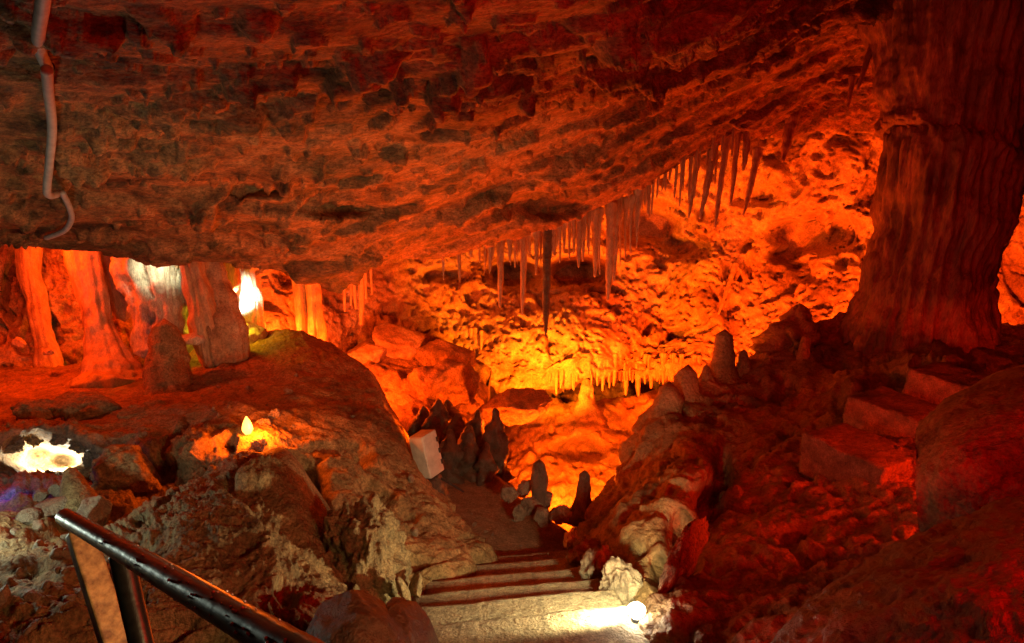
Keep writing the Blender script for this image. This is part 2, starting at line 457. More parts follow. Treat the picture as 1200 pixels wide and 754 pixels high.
# path below the stairs and the floor of the pit behind it
zf = -.93
prow = []
for y, xr in ((770, 745), (700, 690), (655, 685), (630, 668), (605, 632), (580, 600), (560, 582), (540, 560)):
    xl = 400 if y > 600 else 440
    e = Pz(xr, y, zf)
    prow.append([Pz(xl + (xr - xl) * f, y, zf) for f in (0, .25, .5, .75, .9)] + [e, e + np.array([.12, .05, -.25]), e + np.array([.25, .15, -1.4])])
patch('path', prow, M_dirt, lambda p: .35 * dirt(p), step=3, back=(0, 0, -1), thick=.8, kind='structure', facing=(0, 0, 1))
gx = [np.array([x, 0, 0]) for x in (-14, -6, -2, 0, 2, 6, 14)]
patch('ground', [[g + np.array([0, y, z]) for g in gx] for y, z in ((-6, -1.6), (0, -2.4), (4, -3.2), (7, -3.3), (10, -3.1), (14, -2.6))], M_dirt, rough_rock, step=8,
      back=(0, 0, -1), thick=.6, kind='structure', facing=(0, 0, 1))

# ================================================================== LEFT SIDE
led = [
 [(-250, 432, 7.6), (-60, 430, 7.6), (20, 430, 7.6), (90, 428, 7.6), (160, 422, 7.6), (230, 410, 7.6), (290, 397, 7.7), (335, 388, 7.7), (372, 397, 7.6), (402, 414, 7.5), (424, 450, 8.2)],
 [(-250, 452, 6.8), (-60, 450, 6.8), (20, 450, 6.8), (90, 448, 6.8), (160, 445, 6.75), (230, 436, 6.75), (295, 424, 6.8), (345, 414, 6.8), (392, 420, 6.8), (432, 440, 6.7), (452, 485, 7.4)],
 [(-250, 480, 6.1), (-60, 476, 6.0), (20, 475, 5.95), (90, 472, 5.9), (160, 470, 5.9), (230, 466, 5.9), (300, 460, 5.9), (355, 456, 5.95), (405, 462, 6.0), (457, 488, 6.0), (480, 525, 6.8)],
 [(-250, 508, 5.5), (-60, 502, 5.45), (20, 500, 5.4), (90, 497, 5.4), (160, 492, 5.35), (230, 484, 5.35), (300, 484, 5.35), (355, 490, 5.35), (410, 497, 5.4), (480, 525, 5.55), (507, 562, 6.3)],
 [(-250, 560, 5.0), (-60, 518, 5.0), (20, 516, 4.95), (90, 517, 4.95), (160, 525, 4.98), (230, 516, 5.0), (300, 530, 4.9), (360, 545, 4.9), (425, 560, 5.0), (507, 590, 5.15), (532, 612, 5.8)],
 [(-250, 605, 4.4), (-60, 578, 4.65), (20, 578, 4.6), (90, 577, 4.6), (160, 584, 4.55), (230, 580, 4.6), (310, 590, 4.6), (375, 600, 4.6), (440, 615, 4.65), (533, 635, 4.85), (556, 652, 5.4)],
 [(-250, 650, 3.7), (-60, 640, 3.6), (20, 636, 3.6), (90, 640, 3.6), (160, 650, 3.8), (240, 650, 4.0), (330, 650, 4.25), (400, 655, 4.3), (452, 665, 4.3), (549, 663, 4.6), (558, 670, 4.9)],
 [(-250, 700, 3.1), (-60, 690, 3.05), (20, 690, 3.05), (90, 690, 3.0), (160, 700, 3.2), (240, 700, 3.5), (330, 700, 3.8), (400, 700, 3.9), (450, 700, 3.95), (495, 690, 4.15), (520, 690, 4.4)],
 [(-250, 820, 2.5), (-60, 800, 2.5), (20, 800, 2.45), (90, 800, 2.5), (160, 800, 2.7), (240, 790, 3.0), (330, 780, 3.3), (400, 765, 3.4), (450, 758, 3.45), (482, 745, 3.6), (492, 752, 3.8)],
]
def ledge_disp(p):
    w = warp(p, .3, 1.2)
    steep = sstep(5.0, 4.6, p[:, 1])
    flat = .07 * fbm(w * 1.3, 3) + .03 * ridged(w * 3.5, 3) + .03 * fbm(w * 11, 4, .6) + sstep(3.6, 3.0, p[:, 1]) * .05 * ridged(w * 6, 4, .6)
    face = .12 * fbm(w * 1.2, 3) + .07 * ridged(w * 2.6, 3) + .045 * fbm(w * 7, 4) + .02 * billow(w * 18, 2) - .09 * sstep(.2, .42, perlin(w * 3.4 + 2))
    return flat * (1 - steep) + face * steep
patch('rock_ledge', led, M_ledge, ledge_disp, step=1.8, back=(0, .4, -1), thick=.6, cap=90,
      label='broad brown rock ledge with an earthy top, dropping to the stairs on the left side', cat='rock ledge',
      dents=[(57, 546, 39, 20, 1.0), (86, 541, 18, 12, .5), (46, 528, 20, 9, .3), (352, 600, 25, 45, .4), (390, 660, 18, 40, .4), (265, 590, 50, 25, .3),
             (150, 565, 50, 24, .25), (230, 530, 40, 18, -.2), (415, 445, 24, 20, .08)])

boul = [
 [(110, 660, 4.1), (170, 610, 4.4), (240, 572, 4.5), (305, 552, 4.5), (352, 612, 4.4), (405, 680, 4.2)],
 [(120, 648, 3.6), (175, 600, 3.8), (243, 562, 3.95), (304, 540, 4.0), (346, 590, 3.98), (392, 662, 3.85)],
 [(105, 690, 3.15), (172, 632, 3.4), (246, 592, 3.6), (308, 570, 3.7), (349, 620, 3.7), (394, 680, 3.62)],
 [(95, 730, 2.85), (172, 690, 3.0), (250, 660, 3.2), (312, 640, 3.35), (354, 668, 3.4), (396, 698, 3.4)],
 [(90, 790, 2.6), (178, 760, 2.7), (256, 740, 2.85), (318, 725, 2.98), (365, 718, 3.05), (402, 722, 3.15)],
 [(90, 900, 2.6), (178, 900, 2.6), (256, 880, 2.7), (318, 860, 2.8), (370, 840, 2.9), (410, 800, 3.05)],
]
def boulder_disp(p):
    w = warp(p, .2, 2)
    return .09 * fbm(w * 1.6, 3) + .05 * ridged(w * 3.2, 3) + .035 * fbm(w * 9, 4) + .014 * billow(w * 26, 2) + .016 * fbm(w * 24, 4, .65) - .08 * sstep(.24, .45, perlin(w * 3.6 + 31))
patch('boulder', boul, M_boul, boulder_disp, step=1.5, back=(0, 1, -.3), thick=.4,
      label='large rough tan boulder rising behind the handrail', cat='boulder')

def knob_flow(p): return .03 * ridged(p * 5, 3) + .012 * billow(p * 30, 2)
rock('boulder', P(432, 655, 3.75), (.17, .26, .34), M_boul, 'pitted upright boulder beside the top of the stairs, lit yellow on one side', 'boulder', sub=6, rot=(.25, -.18, .1), facets=5, noise=.14, seed=4, fine=.09, flow=knob_flow)
rock('boulder', P(415, 782, 2.5), (.20, .24, .24), M_shade, 'smooth dark boulder in shadow at the foot of the rough tan boulder', 'boulder', sub=5, rot=(0, .3, .3), facets=6, noise=.06, seed=12, fine=.02)
rock('boulder', P(472, 790, 2.6), (.13, .24, .24), M_shade, 'smooth dark stone in shadow beside the lowest left end of the steps', 'boulder', sub=5, rot=(.2, -.2, 0), facets=6, noise=.06, seed=15, fine=.02)
rock('rock_flake', P(474, 695, 3.45), (.022, .05,   .105), M_boul, 'thin pale rock flake standing upright at the left end of the steps', 'rock', sub=4, rot=(.1, -.3, .2), facets=5, noise=.1, seed=5)
rock('rock_flake', P(488, 688, 3.6), (.03, .06, .07), M_boul, 'short pale rock flake under the ledge, right of the upright flake', 'rock', sub=4, rot=(0, .4, .3), facets=5, noise=.1, seed=6)

# ================================================================== RIGHT SIDE
bank = [
 [(668, 650, 6.8), (745, 590, 7.2), (790, 520, 7.6), (855, 480, 7.9), (915, 455, 8.1), (985, 430, 8.2), (1060, 430, 8.0), (1160, 420, 7.6), (1400, 430, 7)],
 [(686, 606, 5.7), (748, 522, 6.0), (786, 464, 6.4), (850, 434, 6.7), (905, 414, 6.9), (975, 386, 7.0), (1060, 396, 6.7), (1160, 384, 6.5), (1400, 390, 6)],
 [(680, 632, 5.2), (752, 560, 5.35), (800, 510, 5.6), (850, 485, 5.8), (910, 466, 5.9), (975, 450, 5.9), (1050, 448, 5.7), (1150, 448, 5.3), (1400, 455, 4.8)],
 [(692, 648, 4.75), (752, 600, 4.75), (805, 560, 4.8), (848, 545, 5.0), (900, 535, 4.95), (970, 528, 4.75), (1050, 525, 4.5), (1150, 530, 4.2), (1400, 540, 3.8)],
 [(715, 668, 4.3), (755, 640, 4.2), (795, 615, 4.2), (835, 605, 4.4), (890, 605, 4.3), (960, 610, 4.0), (1040, 620, 3.7), (1150, 640, 3.4), (1400, 650, 3)],
 [(738, 695, 3.75), (762, 685, 3.6), (792, 672, 3.55), (830, 668, 3.65), (890, 676, 3.5), (960, 690, 3.3), (1040, 705, 3.0), (1150, 720, 2.8), (1400, 730, 2.6)],
 [(760, 740, 3.2), (780, 738, 3.1), (805, 735, 3.05), (840, 738, 3.0), (900, 750, 2.85), (960, 765, 2.7), (1040, 780, 2.5), (1150, 800, 2.4), (1400, 810, 2.3)],
 [(765, 900, 2.9), (785, 900, 2.8), (810, 900, 2.7), (850, 900, 2.6), (910, 900, 2.5), (970, 900, 2.4), (1050, 900, 2.2), (1160, 900, 2.1), (1400, 900, 2.1)],
]
patch('rock_bank', bank, M_bank, lambda p: flow_rock(p, .9, .035) + .03 * ridged(p * 4.5, 4) - .06 * sstep(.25, .42, perlin(p * 4 + 17)) + .012 * fbm(p * 22, 3), step=2.2, back=(.2, .7, -.8), thick=.5, cap=90,
      label='long flowstone bank sloping down to the right edge of the stairs', cat='rock bank',
      dents=[(845, 560, 14, 30, .35), (828, 600, 16, 26, .4), (800, 640, 16, 26, .4), (775, 670, 14, 20, .3), (790, 545, 40, 40, -.15), (745, 610, 30, 40, -.1), (1010, 455, 40, 22, -.3), (1090, 430, 55, 22, -.6)])

rock('rock_rib', P(800, 655, 3.62), (.045, .30, .13), M_boul, 'narrow rough rib of rock right behind the glaring stair lamp', 'rock', sub=5, rot=(.15, 0, -.62), facets=4, noise=.16, seed=21, fine=.08)
fg = [
 [(880, 800, 2.6), (930, 750, 2.7), (1000, 700, 2.8), (1080, 650, 2.9), (1200, 610, 3.0), (1400, 580, 3)],
 [(900, 775, 2.15), (945, 715, 2.25), (1010, 668, 2.3), (1090, 628, 2.35), (1200, 590, 2.4), (1400, 560, 2.4)],
 [(900, 800, 1.95), (960, 735, 1.95), (1030, 690, 1.95), (1110, 655, 1.95), (1220, 620, 1.95), (1400, 600, 1.9)],
 [(900, 860, 1.75), (980, 790, 1.7), (1060, 740, 1.65), (1140, 705, 1.6), (1240, 680, 1.55), (1400, 670, 1.5)],
 [(900, 1000, 1.6), (1000, 950, 1.5), (1080, 900, 1.4), (1160, 860, 1.3), (1260, 840, 1.25), (1400, 830, 1.2)],
]
patch('boulder', fg, M_shade, lambda p: .05 * fbm(p * 2, 3) + .025 * ridged(p * 6, 3) + .008 * fbm(p * 25, 3), step=2.4, back=(.2, .6, -.8), thick=.3, key='fg',
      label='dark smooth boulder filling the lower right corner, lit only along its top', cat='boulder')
bul = [
 [(1090, 500, 4.0), (1130, 460, 4.1), (1200, 430, 4.2), (1400, 400, 4.2)],
 [(1075, 505, 3.5), (1120, 465, 3.6), (1200, 440, 3.7), (1400, 410, 3.7)],
 [(1072, 535, 3.2), (1118, 500, 3.15), (1190, 480, 3.1), (1400, 460, 3.0)],
 [(1074, 565, 3.1), (1115, 545, 2.95), (1190, 530, 2.9), (1400, 510, 2.8)],
 [(1080, 600, 3.1), (1118, 600, 3.0), (1190, 590, 2.9), (1400, 580, 2.8)],
 [(1080, 680, 3.1), (1120, 680, 3.05), (1190, 670, 2.95), (1400, 660, 2.9)],
]
patch('flowstone', bul, M_bank, lambda p: .04 * fbm(p * 2.5, 2) + .05 * ridged(p * np.array([9, 9, 1.2]), 2) * sstep(.75, .35, p[:, 2]) + .015 * fbm(p * 16, 3), step=2.4, back=(.5, .7, -.2), thick=.4,
      label='bulging red flowstone with hanging drapery folds at the right edge', cat='flowstone')

# great column on the right: an upper drapery cracked off a lower trunk
colm = empty('cave_column', P(1085, 400, 6.35), 'massive fluted column from floor to ceiling on the right, cracked across', 'rock column', kind='thing')
zc = P(1112, 186, 6.2)[2]
def slant(V):
    V = V.copy(); k = 1 - sstep(.0, .55, np.abs(V[:, 2] - zc))
    V[:, 2] -= k * ((V[:, 0] - 3.6) * .22 - .10 * np.clip(3.6 - V[:, 0] - .2, 0, 1) * 2)
    return V
V, q, t = tube([P(1128, -90, 6.2), P(1124, 30, 6.2), P(1119, 120, 6.2), P(1116, 168, 6.2), P(1115, 180, 6.2)], [1.0, .70, .585, .56, .53], 180, .065, 30, .09, 2.8, 2, .015, squash=.9, cap_round=False)
put('upper_drapery', slant(V), q, t, M_col, P(1118, 60, 6.2), parent=colm)
V, q, t = tube([P(1112, 185, 6.2), P(1111, 192, 6.2), P(1100, 260, 6.25), P(1086, 320, 6.3), P(1078, 370, 6.35), P(1072, 420, 6.4), P(1068, 470, 6.4)], [.52, .55, .525, .505, .56, .68, .9], 190, .075, 34, .11, 3.0, 5, .015, squash=.9, cap_round=False)
put('lower_trunk', slant(V), q, t, M_col, P(1085, 400, 6.35), parent=colm)

for k, (x, y, d, a, b, c, lab) in enumerate([
    (688, 655, 4.55, .12, .12, .12, 'crumbly dark rock beside the upper stairs, next to the pale squarish stone'),
    (708, 672, 4.15, .13, .14, .12, 'crumbly brown rock beside the middle of the stairs on the right'),
    (728, 690, 3.75, .10, .14, .10, 'crumbly rock just above the glaring stair lamp at the edge of the stairs')]):
    rock('rock', P(x, y, d), (a, b, c), M_stone, lab, 'rock', sub=5, rot=(k, 0, k * 2), facets=6, noise=.2, seed=140 + k, fine=.1)
# ridge formations on the bank
def mite(name, base, tip, r, mat, label, cat='stalagmite', prof=(1.25, 1, .8, .55, .28), group=None, seg=24, flute=.1, noise=.12, seed=1, nsc=7):
    b, t = np.array(base, float), np.array(tip, float)
    k = len(prof)
    path = [b + (t - b) * s for s in np.linspace(0, 1, k)]
    V, q, tr = tube(path, [r * p for p in prof], seg, flute, 7, noise, nsc, seed, .02)
    return put(name, V, q, tr, mat, b, label, cat, group)
mite('stalagmite', P(842, 475, 6.45), P(849, 393, 6.5), .16, M_bank, 'rounded thumb shaped stalagmite on the ridge of the flowstone bank', prof=(2.2, 1.5, .75, .55, .42), seed=3, noise=.15)
mite('stalagmite', P(932, 445, 6.7), P(937, 358, 6.7), .26, M_bank, 'broad jagged stalagmite with a pointed top, left of the great column', prof=(1.3, 1.15, 1, .62, .10), seed=9, noise=.75, flute=.25, nsc=5.5, seg=40)
mite('stalagmite', P(940, 450, 6.3), P(944, 396, 6.3), .06, M_bank, 'slim pale stalagmite in front of the broad jagged one', prof=(1.3, 1.1, 1, .8, .5), seed=11)
mite('stalagmite', P(800, 490, 6.1), P(806, 436, 6.1), .13, M_bank, 'short blunt stalagmite left of the thumb shaped one on the ridge', prof=(1.6, 1.3, 1, .8, .6), seed=13, noise=.3)
mite('stalagmite', P(778, 510, 5.9), P(784, 456, 5.9), .13, M_bank, 'low lumpy stalagmite at the left tip of the flowstone ridge', prof=(1.7, 1.3, 1, .8, .6), seed=14, noise=.4)
rock('rock', P(892, 440, 6.65), (.26, .2, .24), M_bank, 'low rounded lump on the ridge between the thumb shaped and the jagged stalagmite', 'rock', sub=5, facets=4, noise=.2, seed=16, fine=.08)
rock('rock', P(985, 410, 6.7), (.34, .25, .30), M_bank, 'knobbly lump joining the jagged stalagmite to the great column', 'rock', sub=5, facets=4, noise=.22, seed=17, fine=.08)

for k, (x0, y0, x1, y1, d, r, lab) in enumerate([(868, 450, 872, 412, 6.5, .07, 'small pointed stalagmite right behind the thumb shaped one'), (908, 440, 912, 385, 6.75, .09, 'leaning dark stalagmite just left of the jagged one'),
        (960, 430, 961, 385, 6.7, .07, 'small dark stalagmite at the right foot of the jagged one'), (826, 470, 828, 430, 6.3, .08, 'stubby stalagmite at the left foot of the thumb shaped one')]):
    mite('stalagmite', P(x0, y0, d), P(x1, y1, d), r, M_bank, lab, prof=(2.6, 1.5, .9, .65, .3), seed=200 + k, noise=.45, flute=.2, nsc=8)
# three concrete blocks as steps on the bank
yb = math.radians(30)
for (x, y, d), L_, lab in (((940, 507, 4.52), .54, 'lowest of the three concrete steps on the red bank'), ((991, 463, 4.85), .54, 'middle one of the three concrete steps on the red bank'),
                           ((1062, 432, 4.95), .46, 'topmost of the three concrete steps, below the great column')):
    R = np.array(Matrix.Rotation(yb, 3, 'Z') @ Matrix.Rotation(.03, 3, 'Y'))
    c = P(x, y, d) + R @ np.array([.19, -L_ / 2, -.13])
    V, F = box(c, (.38, L_, .26), R, .016, .022, x, 9)
    put('concrete_step', V, None, F, M_stepb, c - np.array([0, 0, .13]), lab, 'step', 'concrete steps up the bank', smooth=False)

# ================================================================== STAIRS
st = empty('staircase', (0.03, 2.8, -.95), 'worn concrete stairs descending between rocks towards the red pit', 'stairs')
yaw = math.radians(9)
for i in range(-2, 6):
    y1 = 2.80 + .325 * i - (.12 if i < 0 else 0); w = .98 - .045 * max(i, 0); xc = .07 - .004 * i
    if i < 0: w += .1
    c = rotz(yaw) @ np.array([xc, y1 - .5, 0]); zt = -.15 * i
    V, F = box((0, 0, 0), (w + .10, 1.0, .34), np.eye(3), .022, 0, 0, 40)
    nz = fbm(V * 6 + i * 3, 3)
    V[:, 1] += .010 * fbm(V * np.array([5, 5, 5]) + 7 * i, 4) * 2 + .01 * math.sin(i * 2.1)
    V[:, 2] += .009 * nz
    V = V @ rotz(yaw).T + np.array([xc * math.cos(yaw) , y1 - .5, zt - .17])
    put('step', V, None, F, M_conc, (xc, y1 - .5, zt - .17), parent=st, smooth=False)

# ================================================================== PIT AND FAR CHAMBER
pit = [
 [(545, 560, 11.2), (585, 505, 11.4), (620, 478, 11.4), (655, 470, 11.3), (690, 470, 11.3), (730, 468, 11.3), (780, 462, 11.3), (850, 470, 11)],
 [(548, 580, 10.3), (588, 520, 10.6), (622, 488, 10.6), (655, 478, 10.5), (688, 476, 10.6), (730, 474, 10.5), (782, 466, 10.5), (850, 475, 10.4)],
 [(556, 590, 9.7), (592, 545, 10), (625, 515, 10.1), (658, 508, 10), (690, 500, 10.2), (730, 510, 10.1), (785, 500, 10), (850, 500, 10)],
 [(565, 605, 9.2), (600, 570, 9.4), (632, 545, 9.6), (662, 540, 9.55), (692, 540, 9.6), (730, 545, 9.5), (785, 540, 9.4), (850, 540, 9.4)],
 [(570, 660, 8.6), (605, 620, 8.7), (640, 600, 8.8), (668, 595, 8.8), (695, 595, 8.8), (730, 600, 8.7), (785, 600, 8.6), (850, 600, 8.6)],
 [(570, 760, 7.6), (605, 740, 7.6), (640, 720, 7.7), (668, 720, 7.7), (695, 720, 7.7), (730, 720, 7.6), (785, 720, 7.6), (850, 720, 7.6)],
]
patch('flowstone', pit, M_wall, lambda p: .12 * fbm(p * 1.3, 3) + .08 * (billow(warp(p, .2, 2) * 3.5, 4) - .3) + .05 * fbm(p * 9, 4, .6) - .08 * sstep(.25, .4, perlin(p * 4.5)), step=2.0, back=(0, .6, -.8), thick=.5, key='pit',
      label='glowing orange flowstone mound on the floor of the pit beyond the stairs', cat='flowstone',
      dents=[(678, 530, 32, 13, .55), (640, 470, 14, 8, -.2)])
mite('stalagmite', P(686, 505, 10.3), P(688, 446, 10.4), .15, M_wall, 'pale cone shaped stalagmite on top of the glowing mound', prof=(2.0, 1.4, .95, .7, .3), seed=31, noise=.5, flute=.25, nsc=5)

shelf = [
 [(375, 440, 10.6), (420, 418, 10.6), (470, 410, 10.6), (530, 415, 10.6), (575, 430, 10.8)],
 [(375, 450, 9.6), (420, 428, 9.7), (470, 420, 9.8), (530, 425, 9.9), (572, 450, 10.1)],
 [(400, 480, 8.8), (435, 462, 8.9), (480, 455, 9.0), (530, 465, 9.2), (570, 490, 9.4)],
 [(430, 520, 8.0), (465, 505, 8.1), (505, 500, 8.2), (545, 510, 8.5), (578, 530, 8.7)],
 [(455, 560, 7.3), (490, 545, 7.3), (525, 545, 7.4), (560, 560, 7.6), (590, 580, 7.8)],
 [(480, 620, 6.6), (510, 600, 6.6), (540, 600, 6.7), (575, 620, 6.8), (605, 640, 7.0)],
]
patch('rock_shelf', shelf, M_ledge, lambda p: rough_rock(p, .8), step=2.4, back=(0, .5, -1), thick=.6,
      label='red rock shelf sloping down from the far chamber to the white box', cat='rock shelf')
rock('boulder', P(470, 402, 9.9), (.42, .35, .27), M_wall, 'flat topped orange boulder lying on the far rock shelf', 'boulder', sub=5, rot=(.2, .15, .3), facets=9, noise=.07, seed=40)
rock('boulder', P(520, 415, 9.7), (.42, .35, .20), M_ledge, 'reddish slab boulder right of the flat topped orange boulder', 'boulder', sub=5, rot=(.1, .25, 0), facets=9, noise=.08, seed=41)
rock('boulder', P(432, 412, 9.8), (.28, .3, .16), M_wall, 'low orange boulder left of the flat topped one', 'boulder', sub=5, rot=(.1, -.15, 0), facets=9, noise=.08, seed=42)
rock('boulder', P(515, 450, 9.0), (.5, .35, .28), M_ledge, 'rounded dull red boulder below the reddish slab', 'boulder', sub=5, rot=(.1, .1, .4), facets=6, noise=.12, seed=43)
rock('boulder', P(604, 476, 8.9), (.42, .3, .19), M_ledge, 'dark red boulder under the overhang left of the pale cone', 'boulder', sub=5, rot=(0, -.2, .2), facets=6, noise=.12, seed=44)

# dark knobbly growths left of the pit
for k, (x0, y0, x1, y1, d, r) in enumerate([(524, 585, 528, 505, 6.4, .11), (546, 578, 550, 500, 6.5, .10), (566, 580, 570, 520, 6.4, .09), (580, 590, 580, 480, 6.7, .10), (538, 565, 536, 486, 6.9, .13), (558, 560, 560, 482, 6.9, .11), (512, 560, 514, 470, 7.1, .14), (494, 540, 496, 478, 7.3, .12), (574, 565, 575, 495, 6.9, .10), (530, 545, 524, 470, 7.4, .10)]):
    mite('stalagmite', P(x0, y0, d), P(x1, y1, d + .1), r, M_dark, 'dark knobbly stalagmite in the thicket between the white box and the pit', group='dark knobbly stalagmites', prof=(1.6, 1.3, 1.1, .8, .2), seed=50 + k, noise=.6, flute=.25, nsc=9)

# rock pile and stalagmites at the rim of the pit
for k, (x, y, d, a, b, c, lab) in enumerate([
    (598, 578, 5.75, .075, .09, .07, 'leftmost brown stone of the pile on the rim of the pit'),
    (616, 572, 5.8, .05, .06, .08, 'pointed brown stone leaning on the left of the slender stalagmite'),
    (622, 592, 5.65, .08, .09, .06, 'flat brown stone below the slender stalagmite'),
    (636, 606, 5.5, .075, .08, .06, 'rounded brown stone in the lower middle of the rim pile'),
    (610, 602, 5.6, .07, .08, .05, 'small brown stone at the lower left of the rim pile'),
    (640, 586, 5.7, .06, .07, .05, 'small stone right at the foot of the slender stalagmite'),
    (655, 604, 5.45, .07, .08, .13, 'tall upright brown slab between the two slim stalagmites'),
    (667, 634, 4.95, .065, .06, .055, 'pale squarish stone at the far right corner of the stairs'),
    (690, 640, 4.8, .10, .10, .08, 'dark stone behind the pale squarish stone by the stairs')]):
    rock('stone', P(x, y, d), (a, b, c), M_stone if k != 7 else M_pale, lab, 'stone', 'stones on the rim of the pit', sub=5, rot=(k * .4, k * .7, k), facets=16, noise=.12, seed=60 + k, fine=.08)
mite('stalagmite', P(631, 600, 5.7), P(632, 544, 5.7), .062, M_dark, 'slender dark stalagmite on the rim, left one of two against the glow', prof=(1.2, 1.0, 1.0, .95, .75), seed=70, noise=.2)
mite('stalagmite', P(681, 612, 5.6), P(685, 556, 5.6), .058, M_dark, 'knobbly dark stalagmite on the rim, right one of two against the glow', prof=(2.4, 1.6, .95, .85, .7), seed=71, noise=.3)

# ================================================================== STALACTITES
def tite(top, tip, r, mat, label, group=None, k=0, prof=(1.5, 1, .85, .7, .4), key='ceiling', flute=.12):
    a, b = np.array(top, float), np.array(tip, float)
    n = len(prof); s = np.linspace(0, 1, n)
    side = np.array([RNG.normal(), RNG.normal(), 0]) * .006
    path = [a + (b - a) * u + side * math.sin(u * 3.1) for u in s]
    ln = np.linalg.norm(b - a)
    V, q, t = tube(path, [r * p for p in prof], 14, flute, 6, .22, 16, k, max(.012, ln / 60))
    return put('stalactite', V, q, t, mat, a, label, 'stalactite', group)
def px_r(w, d): return w / 2 / FPX * d
# the row hanging behind the lip
L1 = 'thin orange stalactite in the row hanging under the middle of the ceiling lip'
G1 = 'stalactites under the middle of the lip'
row1 = [(518, 285, 520, 328, 4), (537, 280, 539, 331, 4.5), (561, 285, 562, 308, 4), (574, 280, 574, 318, 4), (597, 275, 597, 307, 5), (552, 285, 552, 302, 4), (545, 283, 545, 298, 3),
        (606, 275, 606, 300, 3), (620, 270, 621, 300, 4), (628, 268, 628, 322, 4), (634, 268, 634, 310, 4), (650, 262, 650, 300, 5), (655, 262, 656, 308, 4), (661, 260, 661, 296, 4), (667, 258, 667, 304, 4),
        (672, 255, 672, 298, 4), (684, 250, 683, 306, 5), (690, 248, 690, 300, 4), (697, 246, 697, 324, 6), (704, 244, 703, 322, 5), (722, 238, 719, 330, 5), (728, 236, 727, 312, 4), (734, 232, 733, 303, 6),
        (741, 230, 739, 298, 4), (748, 222, 746, 290, 5), (676, 254, 676, 288, 3), (716, 240, 715, 300, 4)]
for k in range(90):
    x = 570 + 185 * RNG.random() ** .8; x += 7 * math.sin(x * .16); y = float(np.interp(x, XS, [c[1] for c in lip]))
    row1.append((x, y - 26, x - 2, y + RNG.uniform(8, 52) * (.5 + .5 * RNG.random()), RNG.uniform(1.6, 4.2)))
for k, (a, b, c, d_, w) in enumerate(row1):
    dd = float(np.interp(a, [480, 560, 660, 750], [6.9, 7.15, 7.3, 7.4])) + RNG.uniform(-.12, .25)
    tite(P(a, b, dd), P(c, d_, dd), px_r(w * RNG.choice([.7, .9, 1.1, 1.5]), dd), M_form, L1, G1, k, prof=(2.6, 1.2, .9, .7, .35))
for a, b, c, d_, w, lab, m in [(587, 275, 586, 360, 8, 'long thick orange stalactite, leftmost of the long ones under the lip', M_form),
        (613, 272, 612, 369, 7, 'long slim orange stalactite just left of the black one', M_form),
        (642, 262, 639.5, 394, 12, 'longest stalactite, black and sharply pointed, hanging before the bright wall', M_dark),
        (679, 252, 678, 313, 7, 'thick short orange stalactite right of the black one', M_form),
        (716, 238, 712, 352, 10, 'long thick leaning orange stalactite right of the black one', M_form)]:
    dd = 6.9 if m is M_dark else 7.25
    tite(P(a, b, dd), P(c, d_, dd), px_r(w * (.8 if m is M_dark else 1), dd), m, lab, k=int(a), prof=(1.3, 1.05, 1, .85, .25) if m is M_dark else (1.4, 1, .95, .8, .35))
# the group at the upper right
for k, (a, b, c, d_, w, lab) in enumerate([
    (822, 150, 807, 256, 8, 'leftmost of the long red stalactites at the upper right of the ceiling'),
    (840, 150, 820, 256, 9, 'pale thick stalactite, second from the left in the upper right group'),
    (852, 160, 838, 267, 7, 'lowest reaching stalactite of the upper right group'),
    (866, 140, 856, 240, 7, 'short slim stalactite in the middle of the upper right group'),
    (876, 140, 871, 200, 9, 'thick high stalactite near the right end of the upper right group'),
    (889, 175, 871, 253, 8, 'rightmost long stalactite of the upper right group'),
    (942, 90, 917, 189, 16, 'broad dark red stalactite alone left of the great column'),
    (1030, 30, 1005, 105, 8, 'lone high stalactite right beside the top of the great column'),
    (1000, 90, 993, 128, 6, 'short dim stalactite below and left of the lone high one')]):
    dd = [7.3, 7.3, 7.3, 7.4, 7.4, 7.4, 7.5, 6.4, 7.2][k]
    tite(P(a, b, dd), P(c, d_, dd), px_r(w, dd), M_form if k < 6 else M_col, lab, k=k + 90, prof=(1.7, 1.05, .9, .75, .3))
G2 = 'short dim stalactites at the right of the lip'
for k in range(22):
    x = 752 + 122 * (k / 22) ** 1.15 + 6 * math.sin(k * 2.1) + RNG.uniform(-2, 2); y = 215 - (x - 752) * .52; dd = 7.2 + RNG.uniform(-.1, .2)
    tite(P(x, y - 20, dd), P(x - 4, y + RNG.uniform(12, 56), dd), px_r(RNG.uniform(3, 5), dd), M_form, 'short dim stalactite in the curved fringe left of the upper right group', G2, k + 120)
# fringe under the bulge of the far wall
G3 = 'fringe of stalactites over the dark recess'
for k, (x, y1, w) in enumerate([(652, 462, 5), (657, 455, 4), (700, 452, 4), (706, 458, 5), (713, 448, 4), (719, 452, 5), (726, 446, 4), (733, 463, 6), (741, 448, 4), (748, 464, 7), (756, 450, 4), (763, 455, 6), (770, 447, 4), (777, 450, 5), (784, 446, 5), (791, 445, 4), (798, 443, 4), (806, 442, 5), (813, 440, 4)] + [(RNG.uniform(640, 822), RNG.uniform(438, 458), RNG.uniform(2, 4)) for _ in range(26)]):
    h = hit('cave_wall', x, 431)[0]; dd = float((h - EYE) @ CF) - .03
    tite(P(x + 1, 420 + 5 * math.sin(k * 2.3), dd + .12), P(x, y1, dd), px_r(w, dd), M_form, 'orange stalactite in the fringe along the lower edge of the bright wall', G3, k + 150, prof=(1.8, 1.3, 1, .8, .45))
for k, (x, y0, y1, w) in enumerate([(552, 385, 418, 5), (558, 385, 424, 6), (564, 388, 414, 4)]):
    dd = float((hit('cave_wall', x, y0 + 4)[0] - EYE) @ CF)
    tite(P(x, y0, dd), P(x, y1, dd - .05), px_r(w, 10.3), M_form, 'orange stalactite hanging at the left shoulder of the bright wall', 'stalactites on the left shoulder', k + 180)
